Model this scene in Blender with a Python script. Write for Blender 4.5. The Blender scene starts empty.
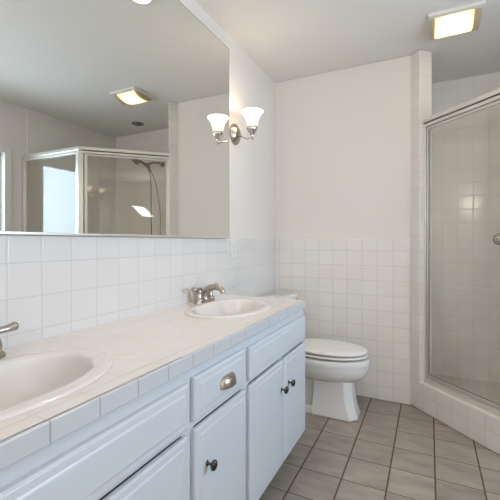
import bpy, bmesh, math, random
from mathutils import Vector, Matrix, Quaternion
PI = math.pi
random.seed(4)
SC = bpy.context.scene
COL = SC.collection

# ------------------------------------------------------------------ camera, world, big lights, exposure
YAW = math.atan(179.0 / 366.0)
cam_data = bpy.data.cameras.new('camera')
cam_data.sensor_width = 36.0
cam_data.lens = 366.0 / 500.0 * 36.0
cam_data.shift_y = -8.0 / 500.0
cam_data.clip_start = 0.02
cam = bpy.data.objects.new('camera', cam_data)
cam.location = (0, 0, 1.135)
cam.rotation_euler = (PI / 2, 0, YAW)
COL.objects.link(cam)
SC.camera = cam

SC.view_settings.view_transform = 'Standard'
SC.view_settings.look = 'None'
SC.view_settings.gamma = 1.0
SC.view_settings.use_curve_mapping = False
SC.view_settings.exposure = 0.23

world = bpy.data.worlds.new('sky')
SC.world = world
world.use_nodes = True
bg = world.node_tree.nodes['Background']
bg.inputs['Color'].default_value = (0.80, 0.92, 1.0, 1)
bg.inputs['Strength'].default_value = 2.7


def area_light(name, loc, target, sx, sy, power, color):
    d = bpy.data.lights.new(name, 'AREA')
    d.shape = 'RECTANGLE'
    d.size, d.size_y = sx, sy
    d.energy = power
    d.color = color
    o = bpy.data.objects.new(name, d)
    o.location = loc
    o.rotation_euler = (Vector(target) - Vector(loc)).to_track_quat('-Z', 'Y').to_euler()
    COL.objects.link(o)
    return o


# daylight outside the window
area_light('window_daylight', (1.75, 1.65, 1.45), (0.0, 1.75, 1.0), 1.0, 1.1, 29.0, (0.60, 0.78, 1.0))

# added unseen fill lights, standing in for flash bounced off ceiling and front wall
area_light('bounce_fill', (0.70, -0.20, 1.75), (0.7, 0.35, 2.44), 0.35, 0.35, 11.5, (0.96, 0.97, 0.99))
area_light('rear_bounce_fill', (0.40, -0.05, 1.40), (0.45, -1.0, 1.25), 0.6, 0.6, 18.5, (0.96, 0.96, 0.97))


def lamp(name, loc, power, color, radius=0.03, spot=None):
    d = bpy.data.lights.new(name, 'SPOT' if spot else 'POINT')
    d.energy = power
    d.color = color
    d.shadow_soft_size = radius
    if spot:
        d.spot_size = spot
        d.spot_blend = 0.6
    o = bpy.data.objects.new(name, d)
    o.location = loc
    COL.objects.link(o)
    return o


# ------------------------------------------------------------------ materials
def lin(r, g, b):
    f = lambda c: (c / 255.0 / 12.92) if c / 255.0 <= 0.04045 else ((c / 255.0 + 0.055) / 1.055) ** 2.4
    return (f(r), f(g), f(b), 1.0)


def base_mat(name, color, rough=0.5, metal=0.0, spec=0.5, coat=0.0):
    m = bpy.data.materials.new(name)
    m.use_nodes = True
    p = m.node_tree.nodes['Principled BSDF']
    p.inputs['Base Color'].default_value = color
    p.inputs['Roughness'].default_value = rough
    p.inputs['Metallic'].default_value = metal
    p.inputs['Specular IOR Level'].default_value = spec
    p.inputs['Coat Weight'].default_value = coat
    return m


def add_noise_bump(m, scale, strength, dist=0.001, detail=3.0):
    n = m.node_tree.nodes
    l = m.node_tree.links
    tc = n.new('ShaderNodeTexCoord')
    no = n.new('ShaderNodeTexNoise')
    no.inputs['Scale'].default_value = scale
    no.inputs['Detail'].default_value = detail
    b = n.new('ShaderNodeBump')
    b.inputs['Strength'].default_value = strength
    b.inputs['Distance'].default_value = dist
    l.new(tc.outputs['Object'], no.inputs['Vector'])
    l.new(no.outputs['Fac'], b.inputs['Height'])
    l.new(b.outputs['Normal'], n['Principled BSDF'].inputs['Normal'])
    return m


def tile_mat(name, color, grout, ax_u, off_u, pitch_u, ax_v, off_v, pitch_v, joint=0.003,
             rough=0.16, tone=0.02, grain=0.0, relief=0.0006, wobble=0.35, joint_v=None):
    """square tiles with grout, laid out along two world axes of a surface"""
    m = base_mat(name, color, rough)
    nt = m.node_tree
    N, L = nt.nodes, nt.links
    P = N['Principled BSDF']
    geo = N.new('ShaderNodeNewGeometry')

    def math_node(op, a, b=None):
        q = N.new('ShaderNodeMath')
        q.operation = op
        for i, x in enumerate((a, b)):
            if x is None:
                continue
            if isinstance(x, (int, float)):
                q.inputs[i].default_value = x
            else:
                L.new(x, q.inputs[i])
        return q.outputs[0]

    def axis(ax, off, pitch):
        d = N.new('ShaderNodeVectorMath')
        d.operation = 'DOT_PRODUCT'
        L.new(geo.outputs['Position'], d.inputs[0])
        d.inputs[1].default_value = ax
        s = math_node('SUBTRACT', d.outputs['Value'], off)
        cell = math_node('FLOOR', math_node('DIVIDE', s, pitch))
        return math_node('PINGPONG', s, pitch / 2.0), cell

    du, cu = axis(ax_u, off_u, pitch_u)
    dv, cv = axis(ax_v, off_v, pitch_v)
    if joint_v:                               # a narrower joint along the second axis
        dv = math_node('MULTIPLY', dv, joint / joint_v)
    dmin = math_node('MINIMUM', du, dv)
    mr = N.new('ShaderNodeMapRange')
    mr.interpolation_type = 'SMOOTHSTEP'
    mr.inputs['From Min'].default_value = joint * 0.35
    mr.inputs['From Max'].default_value = joint * 0.75
    L.new(dmin, mr.inputs['Value'])
    fac = mr.outputs['Result']
    comb = N.new('ShaderNodeCombineXYZ')
    L.new(cu, comb.inputs[0])
    L.new(cv, comb.inputs[1])
    wn = N.new('ShaderNodeTexWhiteNoise')
    wn.noise_dimensions = '2D'
    L.new(comb.outputs[0], wn.inputs['Vector'])
    hsv = N.new('ShaderNodeHueSaturation')
    hsv.inputs['Color'].default_value = color
    L.new(math_node('ADD', math_node('MULTIPLY', math_node('SUBTRACT', wn.outputs['Value'], 0.5), tone * 2), 1.0),
          hsv.inputs['Value'])
    tilecol = hsv.outputs['Color']
    if grain:
        no = N.new('ShaderNodeTexNoise')
        no.inputs['Scale'].default_value = 7.0
        no.inputs['Detail'].default_value = 8.0
        no.inputs['Roughness'].default_value = 0.62
        st = N.new('ShaderNodeVectorMath')
        st.operation = 'MULTIPLY'
        L.new(geo.outputs['Position'], st.inputs[0])
        st.inputs[1].default_value = (0.8, 2.4, 1.0)
        sh = N.new('ShaderNodeVectorMath')
        sh.operation = 'ADD'
        L.new(st.outputs[0], sh.inputs[0])
        sc = N.new('ShaderNodeVectorMath')
        sc.operation = 'SCALE'
        L.new(wn.outputs['Color'], sc.inputs[0])
        sc.inputs['Scale'].default_value = 9.0
        L.new(sc.outputs[0], sh.inputs[1])
        L.new(sh.outputs[0], no.inputs['Vector'])
        h2 = N.new('ShaderNodeHueSaturation')
        L.new(tilecol, h2.inputs['Color'])
        L.new(math_node('ADD', math_node('MULTIPLY', math_node('SUBTRACT', no.outputs['Fac'], 0.5), grain), 1.0),
              h2.inputs['Value'])
        tilecol = h2.outputs['Color']
    mix = N.new('ShaderNodeMix')
    mix.data_type = 'RGBA'
    L.new(fac, mix.inputs['Factor'])
    mix.inputs[6].default_value = grout
    L.new(tilecol, mix.inputs[7])
    L.new(mix.outputs[2], P.inputs['Base Color'])
    rr = N.new('ShaderNodeMapRange')
    rr.inputs['To Min'].default_value = 0.85
    rr.inputs['To Max'].default_value = rough
    L.new(fac, rr.inputs['Value'])
    L.new(rr.outputs['Result'], P.inputs['Roughness'])
    # pillowed edge plus a slight waviness of the glaze
    pil = N.new('ShaderNodeMapRange')
    pil.interpolation_type = 'SMOOTHSTEP'
    pil.inputs['From Min'].default_value = 0.0
    pil.inputs['From Max'].default_value = joint * 2.2
    L.new(dmin, pil.inputs['Value'])
    wv = N.new('ShaderNodeTexNoise')
    wv.inputs['Scale'].default_value = 11.0
    wv.inputs['Detail'].default_value = 1.0
    L.new(geo.outputs['Position'], wv.inputs['Vector'])
    hgt = math_node('ADD', pil.outputs['Result'], math_node('MULTIPLY', wv.outputs['Fac'], wobble))
    b = N.new('ShaderNodeBump')
    b.inputs['Strength'].default_value = 0.7
    b.inputs['Distance'].default_value = relief
    L.new(hgt, b.inputs['Height'])
    L.new(b.outputs['Normal'], P.inputs['Normal'])
    return m


def glass_mat(name, tint, rough=0.0):
    m = bpy.data.materials.new(name)
    m.use_nodes = True
    nt = m.node_tree
    N, L = nt.nodes, nt.links
    N.remove(N['Principled BSDF'])
    tr = N.new('ShaderNodeBsdfTransparent')
    tr.inputs['Color'].default_value = tint
    gl = N.new('ShaderNodeBsdfGlossy')
    gl.inputs['Roughness'].default_value = rough
    gl.inputs['Color'].default_value = (1, 1, 1, 1)
    lw = N.new('ShaderNodeLayerWeight')
    pw = N.new('ShaderNodeMath')
    pw.operation = 'POWER'
    L.new(lw.outputs['Facing'], pw.inputs[0])
    pw.inputs[1].default_value = 5.0
    fr = N.new('ShaderNodeMath')
    fr.operation = 'MULTIPLY_ADD'
    L.new(pw.outputs[0], fr.inputs[0])
    fr.inputs[1].default_value = 0.95
    fr.inputs[2].default_value = 0.045
    mx = N.new('ShaderNodeMixShader')
    L.new(fr.outputs[0], mx.inputs[0])
    L.new(tr.outputs[0], mx.inputs[1])
    L.new(gl.outputs[0], mx.inputs[2])
    L.new(mx.outputs[0], N['Material Output'].inputs['Surface'])
    return m


def opal_mat(name, color, gloss=0.06, glow=0.0):
    """opal lamp glass: lets the bulb's light through diffusely"""
    m = bpy.data.materials.new(name)
    m.use_nodes = True
    nt = m.node_tree
    N, L = nt.nodes, nt.links
    N.remove(N['Principled BSDF'])
    t = N.new('ShaderNodeBsdfTranslucent')
    t.inputs['Color'].default_value = color
    d = N.new('ShaderNodeBsdfDiffuse')
    d.inputs['Color'].default_value = color
    g = N.new('ShaderNodeBsdfGlossy')
    g.inputs['Roughness'].default_value = 0.15
    a = N.new('ShaderNodeMixShader')
    a.inputs[0].default_value = 0.35
    b = N.new('ShaderNodeMixShader')
    b.inputs[0].default_value = gloss
    L.new(t.outputs[0], a.inputs[1])
    L.new(d.outputs[0], a.inputs[2])
    L.new(a.outputs[0], b.inputs[1])
    L.new(g.outputs[0], b.inputs[2])
    out = b.outputs[0]
    if glow:
        e = N.new('ShaderNodeEmission')
        e.inputs['Color'].default_value = color
        e.inputs['Strength'].default_value = glow
        s = N.new('ShaderNodeAddShader')
        L.new(out, s.inputs[0])
        L.new(e.outputs[0], s.inputs[1])
        out = s.outputs[0]
    L.new(out, N['Material Output'].inputs['Surface'])
    return m


def emit_mat(name, color, strength):
    m = bpy.data.materials.new(name)
    m.use_nodes = True
    nt = m.node_tree
    N, L = nt.nodes, nt.links
    N.remove(N['Principled BSDF'])
    e = N.new('ShaderNodeEmission')
    e.inputs['Color'].default_value = color
    e.inputs['Strength'].default_value = strength
    L.new(e.outputs[0], N['Material Output'].inputs['Surface'])
    return m


X_, Y_, Z_ = (1, 0, 0), (0, 1, 0), (0, 0, 1)
S2 = math.sqrt(0.5)
TILE_C = lin(230, 226, 222)
GROUT_C = lin(212, 207, 202)
GROUT_D = lin(203, 197, 190)
TP = 0.1083
M = {}
M['paint'] = add_noise_bump(base_mat('wall_paint', lin(229, 223, 218), 0.55, spec=0.25), 120, 0.08)
M['ceiling'] = add_noise_bump(base_mat('ceiling_paint', lin(230, 226, 222), 0.75, spec=0.15), 90, 0.1)
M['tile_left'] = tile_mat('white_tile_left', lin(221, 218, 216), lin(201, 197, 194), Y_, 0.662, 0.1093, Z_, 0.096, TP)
M['tile_back'] = tile_mat('white_tile_back', TILE_C, GROUT_D, X_, -0.119, TP, Z_, 0.096, TP)
M['tile_rear'] = tile_mat('white_tile_rear', TILE_C, GROUT_C, X_, -0.119, TP, Z_, 0.096, TP)
M['tile_right'] = tile_mat('white_tile_right', TILE_C, GROUT_C, Y_, 2.27, TP, Z_, 0.096, TP)
M['tile_diag'] = tile_mat('white_tile_curb', TILE_C, GROUT_D, (S2, -S2, 0), -2.05, 0.112, Z_, -0.003, 0.1083)
M['tile_jamb'] = tile_mat('white_tile_jamb', TILE_C, GROUT_C, (S2, S2, 0), 1.86, 0.3, Z_, 0.096, TP)
M['tile_strip'] = tile_mat('white_tile_strip', TILE_C, GROUT_C, (S2, -S2, 0), -2.05, 0.3, Z_, 0.096, TP)
M['curb_cap'] = tile_mat('white_curb_cap', lin(226, 220, 210), GROUT_C, (S2, -S2, 0), -2.05, 0.156, (S2, S2, 0), 1.2, 5.0)
M['pan'] = tile_mat('shower_floor_tile', lin(214, 209, 200), lin(200, 194, 185), X_, 0, 0.055, Y_, 0, 0.055, 0.003, 0.3)
M['counter'] = tile_mat('counter_tile', lin(225, 219, 215), lin(198, 188, 179), Y_, 0.428, 0.1096, X_, -0.655, 0.11, 0.0026, 0.1, 0.012)
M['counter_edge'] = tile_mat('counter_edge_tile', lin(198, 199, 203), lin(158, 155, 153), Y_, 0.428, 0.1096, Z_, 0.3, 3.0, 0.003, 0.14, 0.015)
M['floor'] = tile_mat('grey_floor_tile', lin(153, 142, 131), lin(98, 68, 40), X_, -0.377, 0.2018, Y_, 1.768, 0.2, 0.0066, 0.34,
                      0.07, 1.15, 0.0016, 0.9, 0.0042)
M['cabinet'] = base_mat('cabinet_paint', lin(203, 207, 213), 0.32, spec=0.45)
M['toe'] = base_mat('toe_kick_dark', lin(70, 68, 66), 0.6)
M['porcelain'] = base_mat('white_porcelain', lin(230, 227, 224), 0.07, coat=0.4)
M['sink'] = base_mat('white_sink_glaze', lin(222, 217, 214), 0.06, coat=0.4)
M['seat'] = base_mat('toilet_seat_plastic', lin(231, 227, 222), 0.2)
M['gap'] = base_mat('rubber_black', lin(30, 30, 32), 0.6)
M['nickel'] = add_noise_bump(base_mat('brushed_nickel', lin(180, 170, 160), 0.26, 1.0), 300, 0.05)
M['dark_nickel'] = base_mat('dark_satin_nickel', lin(128, 124, 114), 0.3, 0.9)
M['chrome'] = base_mat('chrome', lin(215, 213, 210), 0.1, 1.0)
M['alu'] = base_mat('polished_aluminium', lin(226, 223, 216), 0.3, 0.65)
M['groove'] = base_mat('dark_gasket_and_groove', lin(38, 34, 28), 0.6)
M['pewter'] = base_mat('dark_pewter', lin(92, 90, 92), 0.16, 1.0)
M['mirror'] = base_mat('mirror_silver', (0.80, 0.81, 0.785, 1), 0.0, 1.0)
M['mirror_edge'] = base_mat('mirror_edge', lin(92, 88, 80), 0.3, 0.6)
M['glass'] = glass_mat('shower_glass', (0.965, 0.95, 0.915, 1))
M['window_glass'] = glass_mat('window_glass', (0.96, 0.98, 0.98, 1))
M['trim'] = base_mat('white_trim_paint', lin(228, 226, 222), 0.35)
M['plate'] = base_mat('white_plastic', lin(226, 225, 222), 0.3)
M['slot'] = base_mat('slot_dark', lin(60, 58, 56), 0.6)
M['shade'] = opal_mat('opal_glass', (0.97, 0.91, 0.80, 1), 0.06, 1.6)
M['shade_neck'] = opal_mat('opal_glass_neck', (0.97, 0.86, 0.70, 1))  # same opal glass; the bulb's fading light put into a yellower, glowless tint
M['lens'] = opal_mat('amber_lens', (0.98, 0.92, 0.78, 1))
M['brass_end'] = base_mat('brassy_end', lin(186, 170, 140), 0.4, 0.0)
M['vent'] = base_mat('vent_grey', lin(104, 101, 97), 0.5, 0.2)
M['can'] = emit_mat('recessed_lamp', (1.0, 0.95, 0.86, 1), 9.0)
M['copper'] = base_mat('copper_rod', lin(168, 118, 84), 0.25, 1.0)
M['white_metal'] = base_mat('white_enamel', lin(226, 222, 216), 0.35)


# ------------------------------------------------------------------ mesh helpers
def bx(bm, x0, x1, y0, y1, z0, z1, mi=0):
    vs = [bm.verts.new((x, y, z)) for x in (x0, x1) for y in (y0, y1) for z in (z0, z1)]
    for f in ((0, 1, 3, 2), (4, 6, 7, 5), (0, 4, 5, 1), (2, 3, 7, 6), (0, 2, 6, 4), (1, 5, 7, 3)):
        bm.faces.new([vs[i] for i in f]).material_index = mi
    return bm


def box(*a):
    return bx(bmesh.new(), *a)


def prism(bm, pts, z0, z1, mats=None, cap=0):
    n = len(pts)
    lo = [bm.verts.new((x, y, z0)) for x, y in pts]
    hi = [bm.verts.new((x, y, z1)) for x, y in pts]
    for i in range(n):
        j = (i + 1) % n
        bm.faces.new((lo[i], lo[j], hi[j], hi[i])).material_index = mats[i] if mats else 0
    bm.faces.new(lo[::-1]).material_index = cap
    bm.faces.new(hi).material_index = cap
    return bm


def loft(bm, loops, cap0=True, cap1=True, closed=True):
    rows = [[bm.verts.new(p) for p in lp] for lp in loops]
    n = len(rows[0])
    for a, b in zip(rows, rows[1:]):
        for i in range(n if closed else n - 1):
            j = (i + 1) % n
            bm.faces.new((a[i], a[j], b[j], b[i]))
    if cap0:
        bm.faces.new(rows[0][::-1])
    if cap1:
        bm.faces.new(rows[-1])
    return bm


def frame_of(d):
    d = Vector(d).normalized()
    u = d.cross(Vector((0, 0, 1)))
    if u.length < 1e-4:
        u = Vector((1, 0, 0))
    u.normalize()
    return d, u, u.cross(d)


def lathe(bm, prof, org, direction=(0, 0, 1), n=24, sx=1.0, sy=1.0):
    """prof: (radius, height) pairs along direction"""
    d, u, v = frame_of(direction)
    org = Vector(org)
    loops = []
    for r, h in prof:
        r = max(r, 0.0002)
        loops.append([org + d * h + u * (r * sx * math.cos(2 * PI * k / n)) + v * (r * sy * math.sin(2 * PI * k / n)) for k in range(n)])
    return loft(bm, loops)


def smooth_path(pts, sub=6):
    P = [Vector(p) for p in pts]
    out = []
    for i in range(len(P) - 1):
        p0 = P[max(i - 1, 0)]
        p1, p2 = P[i], P[i + 1]
        p3 = P[min(i + 2, len(P) - 1)]
        for k in range(sub):
            t = k / sub
            out.append(0.5 * ((2 * p1) + (p2 - p0) * t + (2 * p0 - 5 * p1 + 4 * p2 - p3) * t * t + (3 * p1 - p0 - 3 * p2 + p3) * t ** 3))
    out.append(P[-1])
    return out


def tube(bm, pts, r, n=12, sub=6, flat=1.0):
    """r: a radius or one per control point"""
    path = smooth_path(pts, sub)
    m = len(path)
    if not isinstance(r, (list, tuple)):
        r = [r] * len(pts)
    loops = []
    d0 = (path[1] - path[0]).normalized()
    _, u, _ = frame_of(d0)
    for i, p in enumerate(path):
        d = (path[min(i + 1, m - 1)] - path[max(i - 1, 0)]).normalized()
        u = (u - d * u.dot(d)).normalized()
        w = d.cross(u)
        t = i / (m - 1) * (len(r) - 1)
        k = min(int(t), len(r) - 2)
        rr = r[k] + (r[k + 1] - r[k]) * (t - k)
        loops.append([p + u * (rr * math.cos(2 * PI * q / n)) + w * (rr * flat * math.sin(2 * PI * q / n)) for q in range(n)])
    return loft(bm, loops)


def ellipse(cx, cy, ax, ay, z, n=48, p=2.0):
    out = []
    for k in range(n):
        t = 2 * PI * k / n
        c, s = math.cos(t), math.sin(t)
        out.append(Vector((cx + ax * math.copysign(abs(c) ** (2 / p), c), cy + ay * math.copysign(abs(s) ** (2 / p), s), z)))
    return out


ROOT = {}


def place(o, parent):
    COL.objects.link(o)
    if parent is not None:
        o.parent = parent
    return o


def obj(name, bm, mat, parent=None, smooth=False, bevel=0.0, seg=2, org=None, angle=35):
    """link the bmesh (in world coordinates) as one mesh object"""
    bmesh.ops.recalc_face_normals(bm, faces=bm.faces)
    off = ROOT.get(parent.name) if parent is not None else None
    if off is None:
        off = Vector(org) if org else Vector((0, 0, 0))
        own = off
    else:
        own = Vector((0, 0, 0))
    bm.transform(Matrix.Translation(-off))
    me = bpy.data.meshes.new(name)
    bm.to_mesh(me)
    bm.free()
    o = bpy.data.objects.new(name, me)
    for m_ in (mat if isinstance(mat, (list, tuple)) else [mat]):
        me.materials.append(m_)
    if smooth:
        for p in me.polygons:
            p.use_smooth = True
        me.set_sharp_from_angle(angle=math.radians(angle))
    place(o, parent)
    o.location = own
    ROOT[o.name] = off.copy()
    if bevel:
        b = o.modifiers.new('edge', 'BEVEL')
        b.width = bevel
        b.segments = seg
        b.limit_method = 'ANGLE'
        b.angle_limit = math.radians(40)
        b.harden_normals = True
        for p in me.polygons:
            p.use_smooth = True
        me.set_sharp_from_angle(angle=math.radians(angle))
    return o


def tag(o, label, cat, group=None):
    o['label'] = label
    o['category'] = cat
    if group:
        o['group'] = group
    return o


def thing(name, label, cat, loc, group=None):
    o = bpy.data.objects.new(name, None)
    o.empty_display_size = 0.05
    COL.objects.link(o)
    o.location = loc
    ROOT[o.name] = Vector(loc)
    return tag(o, label, cat, group)


def struct(name, bm, mat, parent=None, **kw):
    o = obj(name, bm, mat, parent, **kw)
    if parent is None:
        o['kind'] = 'structure'
    return o


def copy_thing(root, loc, label):
    r = root.copy()
    COL.objects.link(r)
    r.location = loc
    r['label'] = label
    for ch in list(root.children):
        c = ch.copy()
        COL.objects.link(c)
        c.parent = r
        for g in list(ch.children):
            d = g.copy()
            COL.objects.link(d)
            d.parent = c
    return r


# ------------------------------------------------------------------ room shell
XL, XR, YB, YF, ZC = -1.136, 1.30, 2.786, -1.0, 2.44
YS = 3.37                                    # back of the shower
floor = struct('floor', box(XL - .12, XR + .12, YF - .12, YS + .12, -0.08, 0.0), M['floor'])
ceiling = struct('ceiling', box(XL - .12, XR + .12, YF - .12, YS + .12, ZC, ZC + 0.1), M['ceiling'])
wl = struct('wall_left', box(XL - .12, XL, YF, YB, 0, ZC), M['paint'])
WT = 1.157                                   # top of the tile wainscot
bm = box(XL, XL + .006, YF, YB, 0, WT)
struct('wainscot', bm, M['tile_left'], wl, bevel=0.004)

# back wall with the thick angled end that carries the shower door
B = (-.112, YB)
C1 = (-.057, 2.725)
D = (.0186, 2.8006)
pts = [(XL - .12, YB), B, C1, D, (-.02, 2.84), (-.02, YS), (-.02, YS + .12), (XL - .12, YS + .12)]
bm = prism(bmesh.new(), pts, 0, ZC, [0, 1, 2, 2, 0, 0, 0, 0])
wb = struct('wall_back', bm, [M['paint'], M['tile_strip'], M['tile_jamb']], bevel=0.006, seg=3)
struct('wainscot', box(XL + .006, -.114, YB - .006, YB, 0, WT), M['tile_back'], wb, bevel=0.004)
struct('shower_tile', box(-.02, -.014, 2.846, YS, 0, ZC), M['tile_right'], wb)
wr_ = struct('wall_rear', box(-.02, XR + .12, YS, YS + .12, 0, ZC), M['paint'])
struct('shower_tile', box(-.014, XR - .006, YS - .006, YS, 0, ZC), M['tile_rear'], wr_)

WY0, WY1, WZ0, WZ1 = 0.92, 2.035, 0.86, 1.96
bm = bmesh.new()
bx(bm, XR, XR + .12, YF, WY0, 0, ZC)
bx(bm, XR, XR + .12, WY1, YS, 0, ZC)
bx(bm, XR, XR + .12, WY0, WY1, 0, WZ0)
bx(bm, XR, XR + .12, WY0, WY1, WZ1, ZC)
wr = struct('wall_right', bm, M['paint'])
struct('shower_tile', box(XR - .006, XR, 2.25, YS - .006, 0, ZC), M['tile_right'], wr, bevel=0.003)

DX0, DX1, DZ = -0.75, 0.65, 2.06
bm = bmesh.new()
bx(bm, XL, DX0, YF - .12, YF, 0, ZC)
bx(bm, DX1, XR, YF - .12, YF, 0, ZC)
bx(bm, DX0, DX1, YF - .12, YF, DZ, ZC)
struct('wall_front', bm, M['paint'])
bm = bmesh.new()
bx(bm, DX0 - .07, DX0, YF, YF + .018, 0, DZ + .07)
bx(bm, DX1, DX1 + .07, YF, YF + .018, 0, DZ + .07)
bx(bm, DX0, DX1, YF, YF + .018, DZ, DZ + .07)
d1 = struct('door_1', bm, M['trim'], bevel=0.004)
bm = box(DX0, DX1, YF - .06, YF - .02, 0.006, DZ)
for z0, z1 in ((.12, .95), (1.08, 1.92)):
    for x0, x1 in ((DX0 + .12, -.11), (.01, DX1 - .12)):
        bx(bm, x0, x1, YF - .021, YF - .012, z0, z1)
struct('door_panel', bm, M['trim'], d1, bevel=0.004)

# window in the right wall (seen only by way of mirror and shower glass)
bm = bmesh.new()
for a in ((WY0 - .06, WY0, WZ0 - .06, WZ1 + .05), (WY1, WY1 + .06, WZ0 - .06, WZ1 + .05), (WY0, WY1, WZ1, WZ1 + .05), (WY0, WY1, WZ0 - .06, WZ0)):
    bx(bm, XR - .016, XR, *a)
w1 = struct('window_1', bm, M['trim'], bevel=0.003)
bm = bmesh.new()
for a in ((WY0, WY0 + .035, WZ0, WZ1), (WY1 - .035, WY1, WZ0, WZ1), (WY0, WY1, WZ1 - .035, WZ1), (WY0, WY1, WZ0, WZ0 + .035)):
    bx(bm, XR + .05, XR + .085, *a)
struct('window_frame', bm, M['trim'], w1)
struct('window_glass', box(XR + .066, XR + .07, WY0 + .03, WY1 - .03, WZ0 + .03, WZ1 - .03), M['window_glass'], w1)

# shower curb: along the 45 degree door, then to the right wall
CURB = 0.19
K_o, K_i = (.499, 2.170), (.543, 2.278)
bm = bmesh.new()
outer = [C1, K_o, (XR, 2.170)]
inner = [D, K_i, (XR, 2.278)]
prism(bm, [outer[0], outer[1], inner[1], inner[0]], 0, CURB, [0, 2, 0, 2], 1)
prism(bm, [outer[1], outer[2], inner[2], inner[1]], 0, CURB, [2, 2, 2, 2], 3)
struct('trim_1', bm, [M['tile_diag'], M['curb_cap'], M['tile_back'], M['tile_back']], bevel=0.006, seg=3)
bm = prism(bmesh.new(), [(-.014, 2.846), D, K_i, (XR - .006, 2.278), (XR - .006, YS - .006), (-.014, YS - .006)], 0, 0.05)
struct('floor_shower', bm, M['pan'])

# ------------------------------------------------------------------ vanity cabinet
CX = -0.618                                  # face frame plane
CY0, CY1 = 0.14, 1.924
CZ0, CZ1 = 0.108, 0.775
PZ0, PZ1 = 0.613, 0.739
DZ0, DZ1 = 0.116, 0.594
DOORS = ((.165, .497, .45), (.503, .841, .56), (.874, 1.200, .932), (1.232, 1.580, 1.548), (1.588, 1.916, 1.640))
vt = thing('vanity_cabinet', 'long white painted vanity cabinet under the tiled countertop', 'cabinet', (-0.88, 1.03, 0))
bm = bmesh.new()
bx(bm, XL + .012, CX - .02, CY0, CY0 + .018, CZ0, CZ1)
bx(bm, XL + .012, CX - .02, CY1 - .018, CY1, CZ0, CZ1)
bx(bm, XL + .012, CX - .02, CY0 + .018, CY1 - .018, CZ0, CZ0 + .018)
bx(bm, XL + .012, XL + .02, CY0 + .018, CY1 - .018, CZ0 + .018, CZ1)
obj('carcass', bm, M['cabinet'], vt)
bm = bmesh.new()
OT, OB = DZ1 + .004, .145                     # door openings in the face frame
bx(bm, CX - .02, CX, CY0, CY1, OT, CZ1)
bx(bm, CX - .02, CX, CY0, CY1, CZ0, OB)
ys = [CY0] + [q for y0, y1, _ in DOORS for q in (y0 + .012, y1 - .012)] + [CY1]
for a, b in zip(ys[::2], ys[1::2]):
    bx(bm, CX - .02, CX, a, b, OB, OT)
obj('face_frame', bm, M['cabinet'], vt)
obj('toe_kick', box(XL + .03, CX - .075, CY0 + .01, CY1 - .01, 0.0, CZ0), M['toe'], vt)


def panel_bm(y0, y1, z0, z1, x=CX):
    """overlay front with a routed edge and a raised flat field, facing +X"""
    L_ = []
    for ins, d in ((0, .001), (0, .012), (.004, .0155), (.007, .0165), (.021, .0165), (.025, .0185), (.028, .019)):
        L_.append([Vector((x + d, y, z)) for y, z in ((y0 + ins, z0 + ins), (y1 - ins, z0 + ins), (y1 - ins, z1 - ins), (y0 + ins, z1 - ins))])
    return loft(bmesh.new(), L_)


def knob_on(parent, y, z):
    x = CX + .018
    bm = bmesh.new()
    lathe(bm, [(.0001, 0), (.0095, 0), (.0095, .002), (.006, .004), (.0042, .008), (.0042, .017), (.006, .019)], (x, y, z), X_, 20, .75, 1.0)
    # egg-shaped head, taller than wide, tipped a little
    n = 16
    prof = [(math.sin(PI * k / n) * .5, -.5 * math.cos(PI * k / n)) for k in range(n + 1)]
    hd = bmesh.new()
    lathe(hd, [(r, h) for r, h in prof], (0, 0, 0), Z_, 20)
    hd.transform(Matrix.Translation((x + .025, y, z)) @ Matrix.Rotation(math.radians(12), 4, 'Y') @ Matrix.Diagonal((.020, .024, .036, 1)))
    tmp = bpy.data.meshes.new('tmp')
    hd.to_mesh(tmp)
    bm.from_mesh(tmp)
    bpy.data.meshes.remove(tmp)
    hd.free()
    return obj('knob', bm, M['pewter'], parent, smooth=True)


obj('false_front', panel_bm(.165, .843, PZ0, PZ1), M['cabinet'], vt)
obj('false_front', panel_bm(1.232, 1.916, PZ0, PZ1), M['cabinet'], vt)
dr = obj('drawer', panel_bm(.872, 1.196, PZ0 + .005, PZ1 + .006), M['cabinet'], vt)
for y0, y1, ky in DOORS:
    d = obj('door', panel_bm(y0, y1, DZ0, DZ1), M['cabinet'], vt)
    knob_on(d, ky, 0.470)
# cup pull: quarter-dome open below, with a thin back flange
bm = bmesh.new()
py, pz, px_ = 1.054, 0.663, CX + .0185
NU, NV = 20, 10
loops = []
for sgn, (aw, ah, ad) in enumerate(((.047, .036, .025), (.044, .033, .022))):
    for j in range(NV + 1):
        v = PI / 2 * j / NV
        lp = []
        for i in range(NU + 1):
            u = PI * i / NU
            lp.append(Vector((px_ + ad * math.sin(u) * math.cos(v) ** .6 if j < NV else px_, py - aw * math.cos(u) * (math.cos(v) ** .35 if j < NV else 0.25), pz + ah * math.sin(v))))
        loops.append(lp)
o_ = [loops[k] for k in range(NV + 1)]
i_ = [loops[NV + 1 + k] for k in range(NV + 1)]
loft(bm, i_[::-1] + o_, False, False, closed=False)
obj('cup_pull', bm, M['nickel'], dr, smooth=True, angle=60)

# ------------------------------------------------------------------ countertop with two oval cut-outs
TZ = 0.817
XF, XW = -0.604, XL + .007
TY0, TY1 = 0.125, 1.928
SINKS = ((-0.855, 0.485), (-0.86, 1.545))
SA, SB = 0.185, 0.265                        # half sizes in X and Y
ct = thing('countertop', 'long cream tiled countertop holding both oval sinks', 'countertop', (-0.87, 1.03, CZ1))


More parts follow.
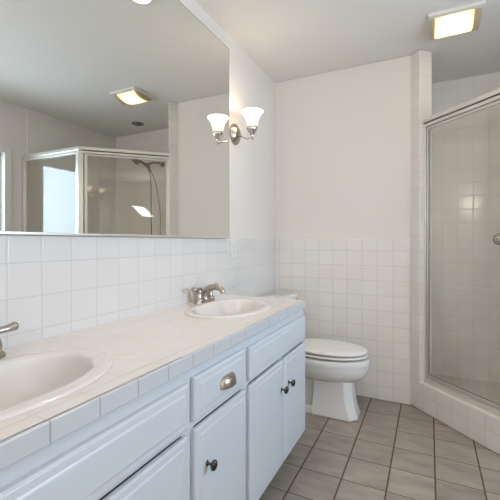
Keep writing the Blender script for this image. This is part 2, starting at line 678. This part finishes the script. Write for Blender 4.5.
def ring_cell(bm, cx, cy, x0, x1, y0, y1, z0, z1, ax, ay, n=64):
    ang = [2 * PI * (k + .5) / n for k in range(n)]
    for cxx, cyy in ((x0, y0), (x0, y1), (x1, y0), (x1, y1)):
        ang.append(math.atan2(cyy - cy, cxx - cx) % (2 * PI))
    ang = sorted(set(ang))
    n = len(ang)
    E, Rr = [], []
    for t in ang:
        c, s = math.cos(t), math.sin(t)
        k = 1 / math.sqrt((c / ax) ** 2 + (s / ay) ** 2)
        E.append((cx + k * c, cy + k * s))
        tx = ((x1 - cx) / c) if c > 1e-9 else ((x0 - cx) / c) if c < -1e-9 else 1e9
        ty = ((y1 - cy) / s) if s > 1e-9 else ((y0 - cy) / s) if s < -1e-9 else 1e9
        t_ = min(tx, ty)
        Rr.append((cx + t_ * c, cy + t_ * s))
    V = [[bm.verts.new((x, y, z)) for x, y in lp] for lp, z in ((E, z1), (Rr, z1), (Rr, z0), (E, z0))]
    for i in range(n):
        j = (i + 1) % n
        bm.faces.new((V[0][i], V[1][i], V[1][j], V[0][j]))
        bm.faces.new((V[3][i], V[3][j], V[2][j], V[2][i]))
        bm.faces.new((V[0][i], V[0][j], V[3][j], V[3][i]))


bm = bmesh.new()
XE = XF - .011
cuts = [TY0 + .008, 0.5 - .33, 0.5 + .33, 1.55 - .33, 1.55 + .33, TY1 - .008]
bx(bm, XW, XE, cuts[0], cuts[1], CZ1, TZ)
bx(bm, XW, XE, cuts[2], cuts[3], CZ1, TZ)
bx(bm, XW, XE, cuts[4], cuts[5], CZ1, TZ)
for (cx, cy), a, b in ((SINKS[0], cuts[1], cuts[2]), (SINKS[1], cuts[3], cuts[4])):
    ring_cell(bm, cx, cy, XW, XE, a, b, CZ1, TZ, SA - .02, SB - .02)
bmesh.ops.remove_doubles(bm, verts=bm.verts, dist=1e-5)
obj('tile_deck', bm, M['counter'], ct)
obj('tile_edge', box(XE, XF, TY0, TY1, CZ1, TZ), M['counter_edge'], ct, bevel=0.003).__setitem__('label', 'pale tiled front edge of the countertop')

# ------------------------------------------------------------------ sinks
s1 = thing('sink', 'oval white drop-in sink in the near end of the countertop', 'sink', (SINKS[0][0], SINKS[0][1], TZ), 'oval vanity sinks')
cx, cy = SINKS[0]
rim = [(0, .0005), (0, .003), (.003, .0055), (.010, .0075), (.024, .0080), (.036, .0072), (.042, .0045)]
bowl = [(.046, -.001), (.051, -.014), (.058, -.035), (.070, -.062), (.092, -.088), (.122, -.107), (.150, -.114)]
LP = []
for ins, dz in [(.026, -.004), (.022, .0005)] + rim + bowl:
    LP.append(ellipse(cx, cy, SA - ins, SB - ins * 1.12, TZ + dz, 56, 2.12))
LP.append(ellipse(cx, cy, .024, .024, TZ - .118, 56))
under = [ellipse(cx, cy, .03, .03, TZ - .126, 56), ellipse(cx, cy, SA - .12, SB - .13, TZ - .118, 56), ellipse(cx, cy, SA - .06, SB - .066, TZ - .070, 56)]
bm = loft(bmesh.new(), under + LP, True, True)
obj('basin', bm, M['sink'], s1, smooth=True, angle=50)
bm = lathe(bmesh.new(), [(.0001, -.1175), (.023, -.1175), (.023, -.1145), (.017, -.1140), (.015, -.1165), (.0001, -.1165)], (cx, cy, TZ), Z_, 28)
dn = obj('drain', bm, M['nickel'], s1, smooth=True)
obj('stopper', lathe(bmesh.new(), [(.0001, -.1162), (.012, -.1162), (.0125, -.113), (.009, -.1115), (.0001, -.111)], (cx, cy, TZ), Z_, 24), M['nickel'], dn, smooth=True)
copy_thing(s1, (SINKS[1][0], SINKS[1][1], TZ), 'oval white drop-in sink at the far end of the countertop, near the toilet')

# ------------------------------------------------------------------ faucets (centreset, two levers)
FX, FY = -1.070, 0.536
fz = TZ
f1 = thing('faucet', 'brushed nickel two-lever faucet at the near sink, cut by the photo edge', 'faucet', (FX, FY, TZ), 'nickel vanity faucets')
LPS = [[Vector((FX + x, FY + y, fz + z)) for x, y, z in [(a.x, a.y, h) for a in ellipse(0, 0, .027 - i, .083 - i, 0, 40, 3.2)]]
       for i, h in ((0, 0), (0, .009), (.004, .015), (.010, .018))]
obj('base_plate', loft(bmesh.new(), LPS), M['nickel'], f1, smooth=True, angle=50)
for s in (-1, 1):
    y = FY + s * .053
    bm = lathe(bmesh.new(), [(.0001, .014), (.0225, .014), (.0225, .020), (.019, .024), (.0155, .034), (.0130, .048), (.0125, .054), (.0155, .057), (.0155, .061), (.0125, .066), (.0135, .071), (.010, .078), (.0001, .080)], (FX, y, fz), Z_, 24)
    h = obj('handle', bm, M['nickel'], f1, smooth=True, angle=50)
    bm = tube(bmesh.new(), [(FX, y, fz + .072), (FX + .002, y + s * .018, fz + .073), (FX + .004, y + s * .040, fz + .075), (FX + .006, y + s * .056, fz + .078), (FX + .006, y + s * .062, fz + .0785)],
              [.0125, .0115, .0125, .0150, .0070], 14, 6, 0.85)
    obj('lever', bm, M['nickel'], h, smooth=True)
bm = lathe(bmesh.new(), [(.0001, .014), (.024, .014), (.022, .022), (.0175, .034), (.016, .042)], (FX, FY, fz), Z_, 24)
tube(bm, [(FX, FY, fz + .034), (FX + .008, FY, fz + .055), (FX + .030, FY, fz + .074), (FX + .060, FY, fz + .082), (FX + .090, FY, fz + .079), (FX + .108, FY, fz + .066), (FX + .111, FY, fz + .052)],
     [.021, .0195, .0175, .0155, .014, .0135, .0125], 18, 6)
obj('spout', bm, M['nickel'], f1, smooth=True, angle=50)
bm = tube(bmesh.new(), [(FX - .022, FY, fz + .014), (FX - .022, FY, fz + .062)], .0028, 10, 2)
lathe(bm, [(.0001, .060), (.0055, .062), (.0065, .068), (.0045, .074), (.0001, .075)], (FX - .022, FY, fz), Z_, 14)
obj('lift_rod', bm, M['copper'], f1, smooth=True)['label'] = 'copper-toned lift rod'
copy_thing(f1, (-1.070, 1.640, TZ), 'brushed nickel two-lever faucet at the far sink, seen whole')

# ------------------------------------------------------------------ mirror
MY0, MY1, MZ0, MZ1 = 0.62, 1.980, 1.160, 2.330
MX = -1.112                                   # mirror face, standing proud on a backing panel
mr = thing('mirror', 'wide frameless wall mirror above the vanity backsplash', 'mirror', (XL, 1.32, MZ0))
obj('mirror_glass', box(MX - .005, MX, MY0, MY1 - .002, MZ0 + .004, MZ1 - .002), M['mirror'], mr)
bm = bmesh.new()
bx(bm, MX - .005, MX + .0004, MY1 - .002, MY1, MZ0 + .003, MZ1)
bx(bm, MX - .005, MX + .0004, MY0, MY1, MZ1 - .002, MZ1)
obj('edge', bm, M['mirror_edge'], mr)
obj('backing_panel', box(XL + .0065, MX - .005, MY0 + .004, MY1 - .003, MZ0 + .001, MZ1 - .003), M['trim'], mr)
obj('bottom_channel', box(MX - .012, MX + .004, MY0, MY1, MZ0 - .002, MZ0 + .006), M['alu'], mr, bevel=.001)['label'] = 'slim metal channel along the lower edge'

# ------------------------------------------------------------------ wall plate beside the mirror
wp = thing('outlet_plate', 'small white electrical wall plate on tile below the mirror corner', 'outlet', (XL, 2.063, 1.04))
obj('plate', box(XL + .0061, XL + .0115, 2.029, 2.099, 1.034, 1.149), M['plate'], wp, bevel=.003)
for z in (1.070, 1.113):
    so = obj('socket', box(XL + .0115, XL + .0135, 2.047, 2.081, z - .015, z + .015), M['plate'], wp, bevel=.0015)
    bm = bmesh.new()
    bx(bm, XL + .0134, XL + .0138, 2.056, 2.0585, z - .004, z + .006)
    bx(bm, XL + .0134, XL + .0138, 2.0695, 2.072, z - .004, z + .006)
    obj('slots', bm, M['slot'], so)

# ------------------------------------------------------------------ wall sconce
QY, QZ = 2.088, 1.833
SX, SY = -.988, 2.052
sc_ = thing('wall_sconce', 'lit wall sconce with flared white glass shade beside the far edge of the mirror', 'wall lamp', (XL, QY, QZ), 'mirror sconces')
bm = lathe(bmesh.new(), [(.0001, 0), (.066, 0), (.0665, .008), (.062, .016), (.050, .022), (.046, .028), (.030, .036), (.0001, .040)], (XL, QY, QZ), X_, 36, .95, 1.03)
obj('back_plate', bm, M['nickel'], sc_, smooth=True, angle=40)
bm = tube(bmesh.new(), [(XL + .024, QY, QZ - .005), (XL + .055, QY - .002, QZ - .018), (XL + .095, QY - .008, QZ - .043), (SX - .012, SY, QZ - .048), (SX, SY, QZ - .045)], .0062, 14, 6)
obj('arm', bm, M['chrome'], sc_, smooth=True)
bm = lathe(bmesh.new(), [(.0001, -.062), (.006, -.062), (.009, -.056), (.006, -.050), (.010, -.046), (.010, -.034), (.016, -.026), (.027, -.010), (.034, .004), (.035, .016), (.031, .022), (.0001, .022)], (SX, SY, QZ), Z_, 28)
obj('socket_cup', bm, M['chrome'], sc_, smooth=True, angle=40)


def glass_bell(prof):
    n = 36
    full = prof + [(r - .003, h) for r, h in prof[::-1]]
    rows = [[Vector((SX + r * math.cos(2 * PI * k / n), SY + r * math.sin(2 * PI * k / n), QZ + h)) for k in range(n)] for r, h in full]
    return loft(bmesh.new(), rows + [rows[0]], False, False)


PROF = [(.026, .018), (.031, .020), (.0325, .034), (.0345, .048), (.036, .053), (.041, .071), (.051, .090), (.063, .106), (.0695, .113)]
ls = obj('lamp_shade', glass_bell(PROF[4:]), M['shade'], sc_, smooth=True, angle=80)
obj('shade_neck', glass_bell(PROF[:5]), M['shade_neck'], ls, smooth=True, angle=80)['label'] = 'dimmer lower neck of the glass shade'
copy_thing(sc_, (XL, 0.555, QZ), 'lit wall sconce past the near mirror end, seen only as glow in the shower glass')
for y, watts in ((SY, 0.9), (SY - QY + 0.555, 0.4)):
    lamp('sconce_bulb', (SX, y, QZ + .082), watts, (1.0, 0.84, 0.62), 0.018)

# ------------------------------------------------------------------ toilet
TC = 2.44
tl = thing('toilet', 'white two-piece toilet with closed lid between vanity and shower', 'toilet', (-0.76, TC, 0))


def egg(xf, xb, hw, z, n=56, p=2.25):
    """plan outline: round front at +X, squarer at the back"""
    out = []
    xm = xb + (xf - xb) * .46
    for k in range(n):
        t = 2 * PI * k / n
        c, s = math.cos(t), math.sin(t)
        if c >= 0:
            x = xm + (xf - xm) * c
            y = hw * s
        else:
            q = 2.7
            x = xm + (xm - xb) * math.copysign(abs(c) ** (2 / q), c)
            y = hw * math.copysign(abs(s) ** (2 / q), s)
        out.append(Vector((x, TC + y, z)))
    return out


XFR = -0.340
secs = [(.100, .10, .225), (.075, .07, .238), (.050, .045, .252), (.028, .022, .272), (.012, .009, .300), (.004, .003, .330), (.0035, .0025, .343), (.0, .0, .349), (.001, .0, .372), (.004, .003, .386), (.012, .010, .386), (.022, .02, .388)]
bm = loft(bmesh.new(), [egg(XFR - a * 1.0, -0.905 + b * 1.2, .183 - a * .98, z) for a, b, z in secs])
obj('bowl', bm, M['porcelain'], tl, smooth=True, angle=40)


def ped(xf, xb, hw, ch, z):
    return [Vector((x, TC + y, z)) for x, y in ((xf, -(hw - ch)), (xf, hw - ch), (xf - ch, hw), (xb, hw), (xb, -hw), (xf - ch, -hw))]


bm = loft(bmesh.new(), [ped(-.407, -.70, .100, .046, 0), ped(-.407, -.70, .100, .046, .018), ped(-.425, -.695, .094, .044, .07), ped(-.441, -.690, .090, .042, .15), ped(-.448, -.685, .089, .042, .262)])
obj('pedestal', bm, M['porcelain'], tl, bevel=.008, seg=3)
bm = loft(bmesh.new(), [ped(-.66, -.99, .064, .01, .05), ped(-.66, -1.0, .066, .01, .20), ped(-.62, -1.02, .085, .01, .30), ped(-.62, -1.04, .11, .01, .372)])
bx(bm, -1.00, -.68, TC - .095, TC + .095, 0, .052)
tw = obj('trapway', bm, M['porcelain'], tl, bevel=.012, seg=3)
for s in (-1, 1):
    obj('bolt_cap', lathe(bmesh.new(), [(.012, 0), (.012, .006), (.008, .012), (.0001, .014)], (-.80, TC + s * .078, .052), Z_, 16), M['porcelain'], tw, smooth=True)
# seat and lid: rounded slabs with a dark shadow gap between them
XS0, XSB = -.350, -.830


def slab(ins0, z0, z1, r):
    return [egg(XS0 - ins0 - a, XSB + ins0 + a, .178 - ins0 - a, z) for a, z in ((r, z0), (r * .3, z0 + r * .35), (0, z0 + r), (0, z1 - r), (r * .3, z1 - r * .35), (r, z1))]


L1 = slab(.000, .3985, .4100, .004)
L2 = L1 + [egg(XS0 - .055, XSB + .06, .118, .4100), egg(XS0 - .058, XSB + .063, .115, .3985)]
rows = bmesh.new()
rr_ = [[rows.verts.new(p) for p in lp] for lp in L2]
for a, b in zip(rr_, rr_[1:] + rr_[:1]):
    for i in range(56):
        j = (i + 1) % 56
        rows.faces.new((a[i], a[j], b[j], b[i]))
obj('seat', rows, M['seat'], tl, smooth=True, angle=50)
top = slab(.003, .4200, .438, .006) + [egg(XS0 - .03, XSB + .03, .15, .4405), egg(XS0 - .09, XSB + .09, .09, .4425)]
ld = obj('seat_lid', loft(bmesh.new(), top), M['seat'], tl, smooth=True, angle=50)
for s in (-1, 1):
    bm = tube(bmesh.new(), [(-.842, TC + s * .075 - .02, .425), (-.842, TC + s * .075 + .02, .425)], .012, 16, 2)
    bx(bm, -.856, -.830, TC + s * .075 - .016, TC + s * .075 + .016, .395, .422)
    obj('hinge', bm, M['seat'], ld, smooth=True)
for s in (-.09, .09):
    bm = bmesh.new()
    bx(bm, XS0 - .13, XS0 - .10, TC + s - .008, TC + s + .008, .386, .3985)
    bx(bm, XS0 - .13, XS0 - .10, TC + s - .008, TC + s + .008, .4100, .4200)
    obj('bumper', bm, M['gap'], tl)


def rr(x0, x1, y0, y1, r, z, n=6):
    out = []
    for cx_, cy_, a0 in ((x1 - r, y1 - r, 0), (x0 + r, y1 - r, PI / 2), (x0 + r, y0 + r, PI), (x1 - r, y0 + r, 1.5 * PI)):
        for k in range(n + 1):
            t = a0 + PI / 2 * k / n
            out.append(Vector((cx_ + r * math.cos(t), cy_ + r * math.sin(t), z)))
    return out


bm = loft(bmesh.new(), [rr(-1.095, -.945, TC - .195, TC + .195, .03, .372), rr(-1.105, -.918, TC - .215, TC + .215, .03, .42), rr(-1.110, -.906, TC - .235, TC + .235, .03, .712)])
obj('tank', bm, M['porcelain'], tl, smooth=True, angle=40)
bm = loft(bmesh.new(), [rr(-1.116, -.896, TC - .243, TC + .243, .03, .712), rr(-1.118, -.893, TC - .246, TC + .246, .033, .718), rr(-1.118, -.893, TC - .246, TC + .246, .033, .736), rr(-1.114, -.897, TC - .242, TC + .242, .03, .744), rr(-1.106, -.905, TC - .234, TC + .234, .025, .747)])
obj('tank_lid', bm, M['porcelain'], tl, smooth=True, angle=40)
bm = lathe(bmesh.new(), [(.0001, 0), (.011, 0), (.011, .006), (.006, .012), (.0001, .013)], (-.910, TC - .175, .66), X_, 18)
tube(bm, [(-.900, TC - .175, .66), (-.895, TC - .15, .658), (-.893, TC - .105, .652)], [.005, .0045, .006], 10, 4)
obj('flush_lever', bm, M['chrome'], tl, smooth=True)['label'] = 'chrome flush lever'

# ------------------------------------------------------------------ shower enclosure (45 degree door and a return panel)
EN = thing('shower_enclosure', 'silver framed glass shower enclosure with angled door on white curb', 'shower enclosure', (.25, 2.5, CURB))
DD = Vector((S2, -S2, 0))                     # along the door, from the wall end to the corner
NN = Vector((S2, S2, 0))                      # into the shower
A0 = Vector((-.022, 2.767, 0))                # door line start at the tiled wall end (x + y = 2.745)
PC = Vector((.521, 2.224, 0))
LD = (PC - A0).length


def bar(bm, s0, s1, z0, z1, t0, t1):
    """a bar along the door line: s along, t across, z up"""
    vs = []
    for s in (s0, s1):
        for t in (t0, t1):
            for z in (z0, z1):
                p = A0 + DD * s + NN * t
                vs.append(bm.verts.new((p.x, p.y, z)))
    for f in ((0, 1, 3, 2), (4, 6, 7, 5), (0, 4, 5, 1), (2, 3, 7, 6), (0, 2, 6, 4), (1, 5, 7, 3)):
        bm.faces.new([vs[i] for i in f])
    return bm


ZT0, ZT1 = 1.912, 1.968
bm = bmesh.new()
bar(bm, -.002, LD, ZT0 + .028, ZT1, -.026, .024)
bar(bm, -.002, LD, ZT0, ZT0 + .021, -.022, .024)
bar(bm, -.002, LD, ZT0 + .018, ZT0 + .030, -.012, .020)
bx(bm, PC.x - .012, XR - .006, PC.y - .024, PC.y + .024, ZT0 + .028, ZT1)
bx(bm, PC.x - .008, XR - .006, PC.y - .020, PC.y + .024, ZT0, ZT0 + .021)
bx(bm, PC.x - .004, XR - .006, PC.y - .012, PC.y + .018, ZT0 + .018, ZT0 + .030)
hr = obj('header_rail', bm, M['alu'], EN, bevel=.003)
bm = bmesh.new()
bar(bm, .002, LD - .01, ZT0 + .0205, ZT0 + .0285, -.0145, -.0115)  # dark strip laid in the header groove in place of its shade
obj('groove_shade_strip', bm, M['groove'], hr)['label'] = 'dark strip painting the shade in the header groove'
bm = bmesh.new()
bar(bm, -.002, LD, CURB, CURB + .022, -.022, .022)
bar(bm, -.002, LD, CURB + .022, CURB + .030, -.010, .022)
bx(bm, PC.x - .01, XR - .006, PC.y - .022, PC.y + .022, CURB, CURB + .024)
obj('bottom_track', bm, M['alu'], EN, bevel=.002)
bm = bmesh.new()
bar(bm, -.004, .020, CURB + .030, ZT0, -.020, .022)
obj('wall_jamb', bm, M['alu'], EN, bevel=.002)
obj('wall_jamb', box(XR - .030, XR - .006, PC.y - .020, PC.y + .020, CURB + .024, ZT0), M['alu'], EN, bevel=.002)
bm = prism(bmesh.new(), [(PC.x - .030, PC.y + .010), (PC.x - .006, PC.y - .022), (PC.x + .030, PC.y - .022), (PC.x + .030, PC.y + .022), (PC.x + .008, PC.y + .022), (PC.x - .012, PC.y + .034)], CURB + .030, ZT0)
obj('corner_post', bm, M['alu'], EN, bevel=.003)
# the door: thin frame, glass, knob
d0, d1, dz0, dz1 = .024, LD - .040, CURB + .034, ZT0 - .003
bm = bmesh.new()
bar(bm, d0, d0 + .010, dz0, dz1, -.010, .010)
bar(bm, d1 - .022, d1, dz0, dz1, -.012, .012)
bar(bm, d0 + .010, d1 - .022, dz1 - .014, dz1, -.010, .010)
bar(bm, d0 + .010, d1 - .022, dz0, dz0 + .020, -.010, .010)
sd = obj('shower_door', bm, M['alu'], EN, bevel=.002)
bm = bmesh.new()
bar(bm, d0 + .009, d1 - .021, dz0 + .018, dz1 - .012, -.003, .003)
obj('door_glass', bm, M['glass'], sd)['label'] = 'faintly tinted clear glass of the door'
bm = bmesh.new()
bar(bm, d0 + .0095, d0 + .0125, dz0 + .018, dz1 - .012, -.0065, -.003)
bar(bm, d0 + .0125, d1 - .022, dz0 + .0195, dz0 + .0225, -.0065, -.003)
obj('gasket', bm, M['groove'], sd)
hp = A0 + DD * (d1 - .011)
bm = lathe(bmesh.new(), [(.008, 0), (.008, .016), (.014, .020), (.014, .034), (.010, .038), (.0001, .038)], (hp.x - NN.x * .012, hp.y - NN.y * .012, 1.02), tuple(-NN), 18)
obj('door_knob', bm, M['chrome'], sd, smooth=True)
fx0, fx1 = PC.x + .030, XR - .030
fp = bmesh.new()
bx(fp, fx0, fx0 + .012, PC.y - .010, PC.y + .010, CURB + .024, ZT0)
bx(fp, fx1 - .012, fx1, PC.y - .010, PC.y + .010, CURB + .024, ZT0)
fpo = obj('fixed_panel', fp, M['alu'], EN)
obj('panel_glass', box(fx0 + .010, fx1 - .010, PC.y - .003, PC.y + .003, CURB + .022, ZT0 + .002), M['glass'], fpo)

# ------------------------------------------------------------------ shower fittings
YT = YS - .006
SHX = .545
sh = thing('hand_shower', 'dark metal hand shower on a wall arm with hanging hose, seen in the mirror', 'shower head', (SHX, YT, 2.02))
bm = lathe(bmesh.new(), [(.0001, 0), (.030, 0), (.028, .006), (.014, .012), (.0001, .013)], (SHX, YT, 2.03), (0, -1, 0), 24)
tube(bm, [(SHX, YT, 2.03), (SHX + 0.002, YT - .10, 2.035), (SHX + 0.005, YT - .19, 2.015), (SHX + 0.010, YT - .225, 1.985)], .0095, 14, 6)
obj('wall_arm', bm, M['dark_nickel'], sh, smooth=True)
bm = lathe(bmesh.new(), [(.0001, -.03), (.016, -.03), (.019, -.015), (.019, .02), (.014, .03), (.0001, .03)], (SHX + 0.010, YT - .235, 1.975), (0, -.35, 1), 20)
obj('bracket', bm, M['dark_nickel'], sh, smooth=True)
bm = tube(bmesh.new(), [(SHX + 0.005, YT - .215, 1.905), (SHX + 0.010, YT - .235, 1.95), (SHX + 0.030, YT - .275, 1.99), (SHX + 0.065, YT - .325, 2.02)], [.011, .013, .013, .016], 14, 6)
hd_dir = Vector((.35, -.55, -.75)).normalized()
lathe(bm, [(.0001, -.030), (.018, -.028), (.030, -.012), (.046, .004), (.050, .012), (.046, .018), (.0001, .018)], (SHX + 0.080, YT - .345, 2.015), tuple(hd_dir), 28)
obj('spray_head', bm, M['dark_nickel'], sh, smooth=True, angle=50)
bm = tube(bmesh.new(), [(SHX + 0.005, YT - .215, 1.905), (SHX + 0.005, YT - .20, 1.84), (SHX + 0.025, YT - .17, 1.65), (SHX + 0.060, YT - .13, 1.40), (SHX + 0.080, YT - .09, 1.15), (SHX + 0.065, YT - .06, .95), (SHX + 0.015, YT - .08, .88), (SHX + -0.030, YT - .09, .95),
                        (SHX + -0.045, YT - .095, 1.2), (SHX + -0.040, YT - .10, 1.5), (SHX + -0.020, YT - .15, 1.8), (SHX + 0.005, YT - .225, 1.955)], .0065, 10, 8)
obj('hose', bm, M['dark_nickel'], sh, smooth=True)
sv = thing('shower_valve', 'round chrome shower valve on the tile behind the glass door', 'shower valve', (.486, YT, 1.15))
bm = lathe(bmesh.new(), [(.0001, 0), (.046, 0), (.046, .004), (.040, .009), (.026, .012), (.0001, .013)], (.486, YT, 1.155), (0, -1, 0), 32)
obj('escutcheon', bm, M['nickel'], sv, smooth=True)
bm = lathe(bmesh.new(), [(.0001, .010), (.020, .010), (.022, .030), (.020, .050), (.014, .055), (.0001, .056)], (.486, YT, 1.155), (0, -1, 0), 24)
obj('control_knob', bm, M['chrome'], sv, smooth=True)

# ------------------------------------------------------------------ ceiling light outside the shower
LX0, LX1, LY0, LY1 = -.005, .275, 2.325, 2.615
cl = thing('ceiling_light', 'square white ceiling light with bowed amber lens in front of the shower', 'ceiling light', ((LX0 + LX1) / 2, (LY0 + LY1) / 2, ZC))
bm = bmesh.new()
for a in ((LX0, LX1, LY0, LY0 + .035), (LX0, LX1, LY1 - .022, LY1), (LX0, LX0 + .022, LY0 + .035, LY1 - .022), (LX1 - .022, LX1, LY0 + .035, LY1 - .022)):
    bx(bm, a[0], a[1], a[2], a[3], ZC - .020, ZC)
bx(bm, LX0 + .01, LX1 - .01, LY0 + .01, LY1 - .01, ZC - .006, ZC)
obj('housing', bm, M['white_metal'], cl, bevel=.003)


def arch(x, drop, n=20, inset=0.0):
    ya, yb = LY0 + .036 + inset, LY1 - .024 - inset
    return [Vector((x, ya + (yb - ya) * k / n, ZC - .018 - drop * math.sin(PI * k / n) ** .8)) for k in range(n + 1)]


bm = bmesh.new()
xa, xb = LX0 + .036, LX1 - .048
o0, o1 = arch(xa, .036), arch(xb, .036)
i0, i1 = arch(xa, .033, inset=.002), arch(xb, .033, inset=.002)
for a, b in ((o0, o1), (i0, i1)):
    loft(bm, [a, b], False, False, closed=False)
obj('lens', bm, M['lens'], cl, smooth=True, angle=70)
for x0, x1 in ((LX0 + .014, xa), (xb, LX1 - .014)):
    bm = bmesh.new()
    lo, hi = arch(x0, .040), arch(x1, .040)
    loft(bm, [[p, q, Vector((x1, q.y, ZC - .010)), Vector((x0, p.y, ZC - .010))] for p, q in zip(lo, hi)])
    obj('end_cap', bm, M['brass_end'], cl)['label'] = 'curved metal end piece of the lens'
for k, xq in enumerate((.105, .15)):
    lamp('ceiling_light_bulb', (xq, (LY0 + LY1) / 2 + .005, ZC - .034), 1.3, (1.0, 0.82, 0.50), 0.012)

# ------------------------------------------------------------------ recessed downlight over the far sink, seen in the mirror
rl = thing('recessed_light', 'round recessed ceiling light above the far sink, mirrored at the top edge', 'ceiling light', (-.85, 1.49, ZC))
bm = lathe(bmesh.new(), [(.052, -.002), (.052, -.006), (.060, -.009), (.078, -.006), (.080, 0), (.052, 0)], (-.85, 1.49, ZC), Z_, 40)
obj('trim_ring', bm, M['white_metal'], rl, smooth=True)
obj('lens', lathe(bmesh.new(), [(.0001, -.003), (.051, -.003), (.051, -.0065), (.0001, -.0065)], (-.85, 1.49, ZC), Z_, 36), M['can'], rl)
lamp('recessed_lamp_light', (-.85, 1.49, ZC - .02), 20.5, (1.0, 0.77, 0.58), 0.05, spot=math.radians(115))

# ------------------------------------------------------------------ round vent in the shower ceiling, seen in the mirror
cv = thing('ceiling_vent', 'round grey ceiling vent above the shower, seen in the mirror', 'vent', (.66, 3.08, ZC))
obj('flange', lathe(bmesh.new(), [(.052, 0), (.066, 0), (.066, -.004), (.056, -.008), (.052, -.006)], (.66, 3.08, ZC), Z_, 36), M['vent'], cv, smooth=True)
bm = lathe(bmesh.new(), [(.0001, 0), (.052, 0), (.052, -.003), (.0001, -.003)], (.66, 3.08, ZC), Z_, 36)
for r in (.012, .022, .032, .042):
    lathe(bm, [(r - .002, -.003), (r - .002, -.007), (r + .002, -.007), (r + .002, -.003)], (.66, 3.08, ZC), Z_, 30)
obj('grille', bm, M['vent'], cv)
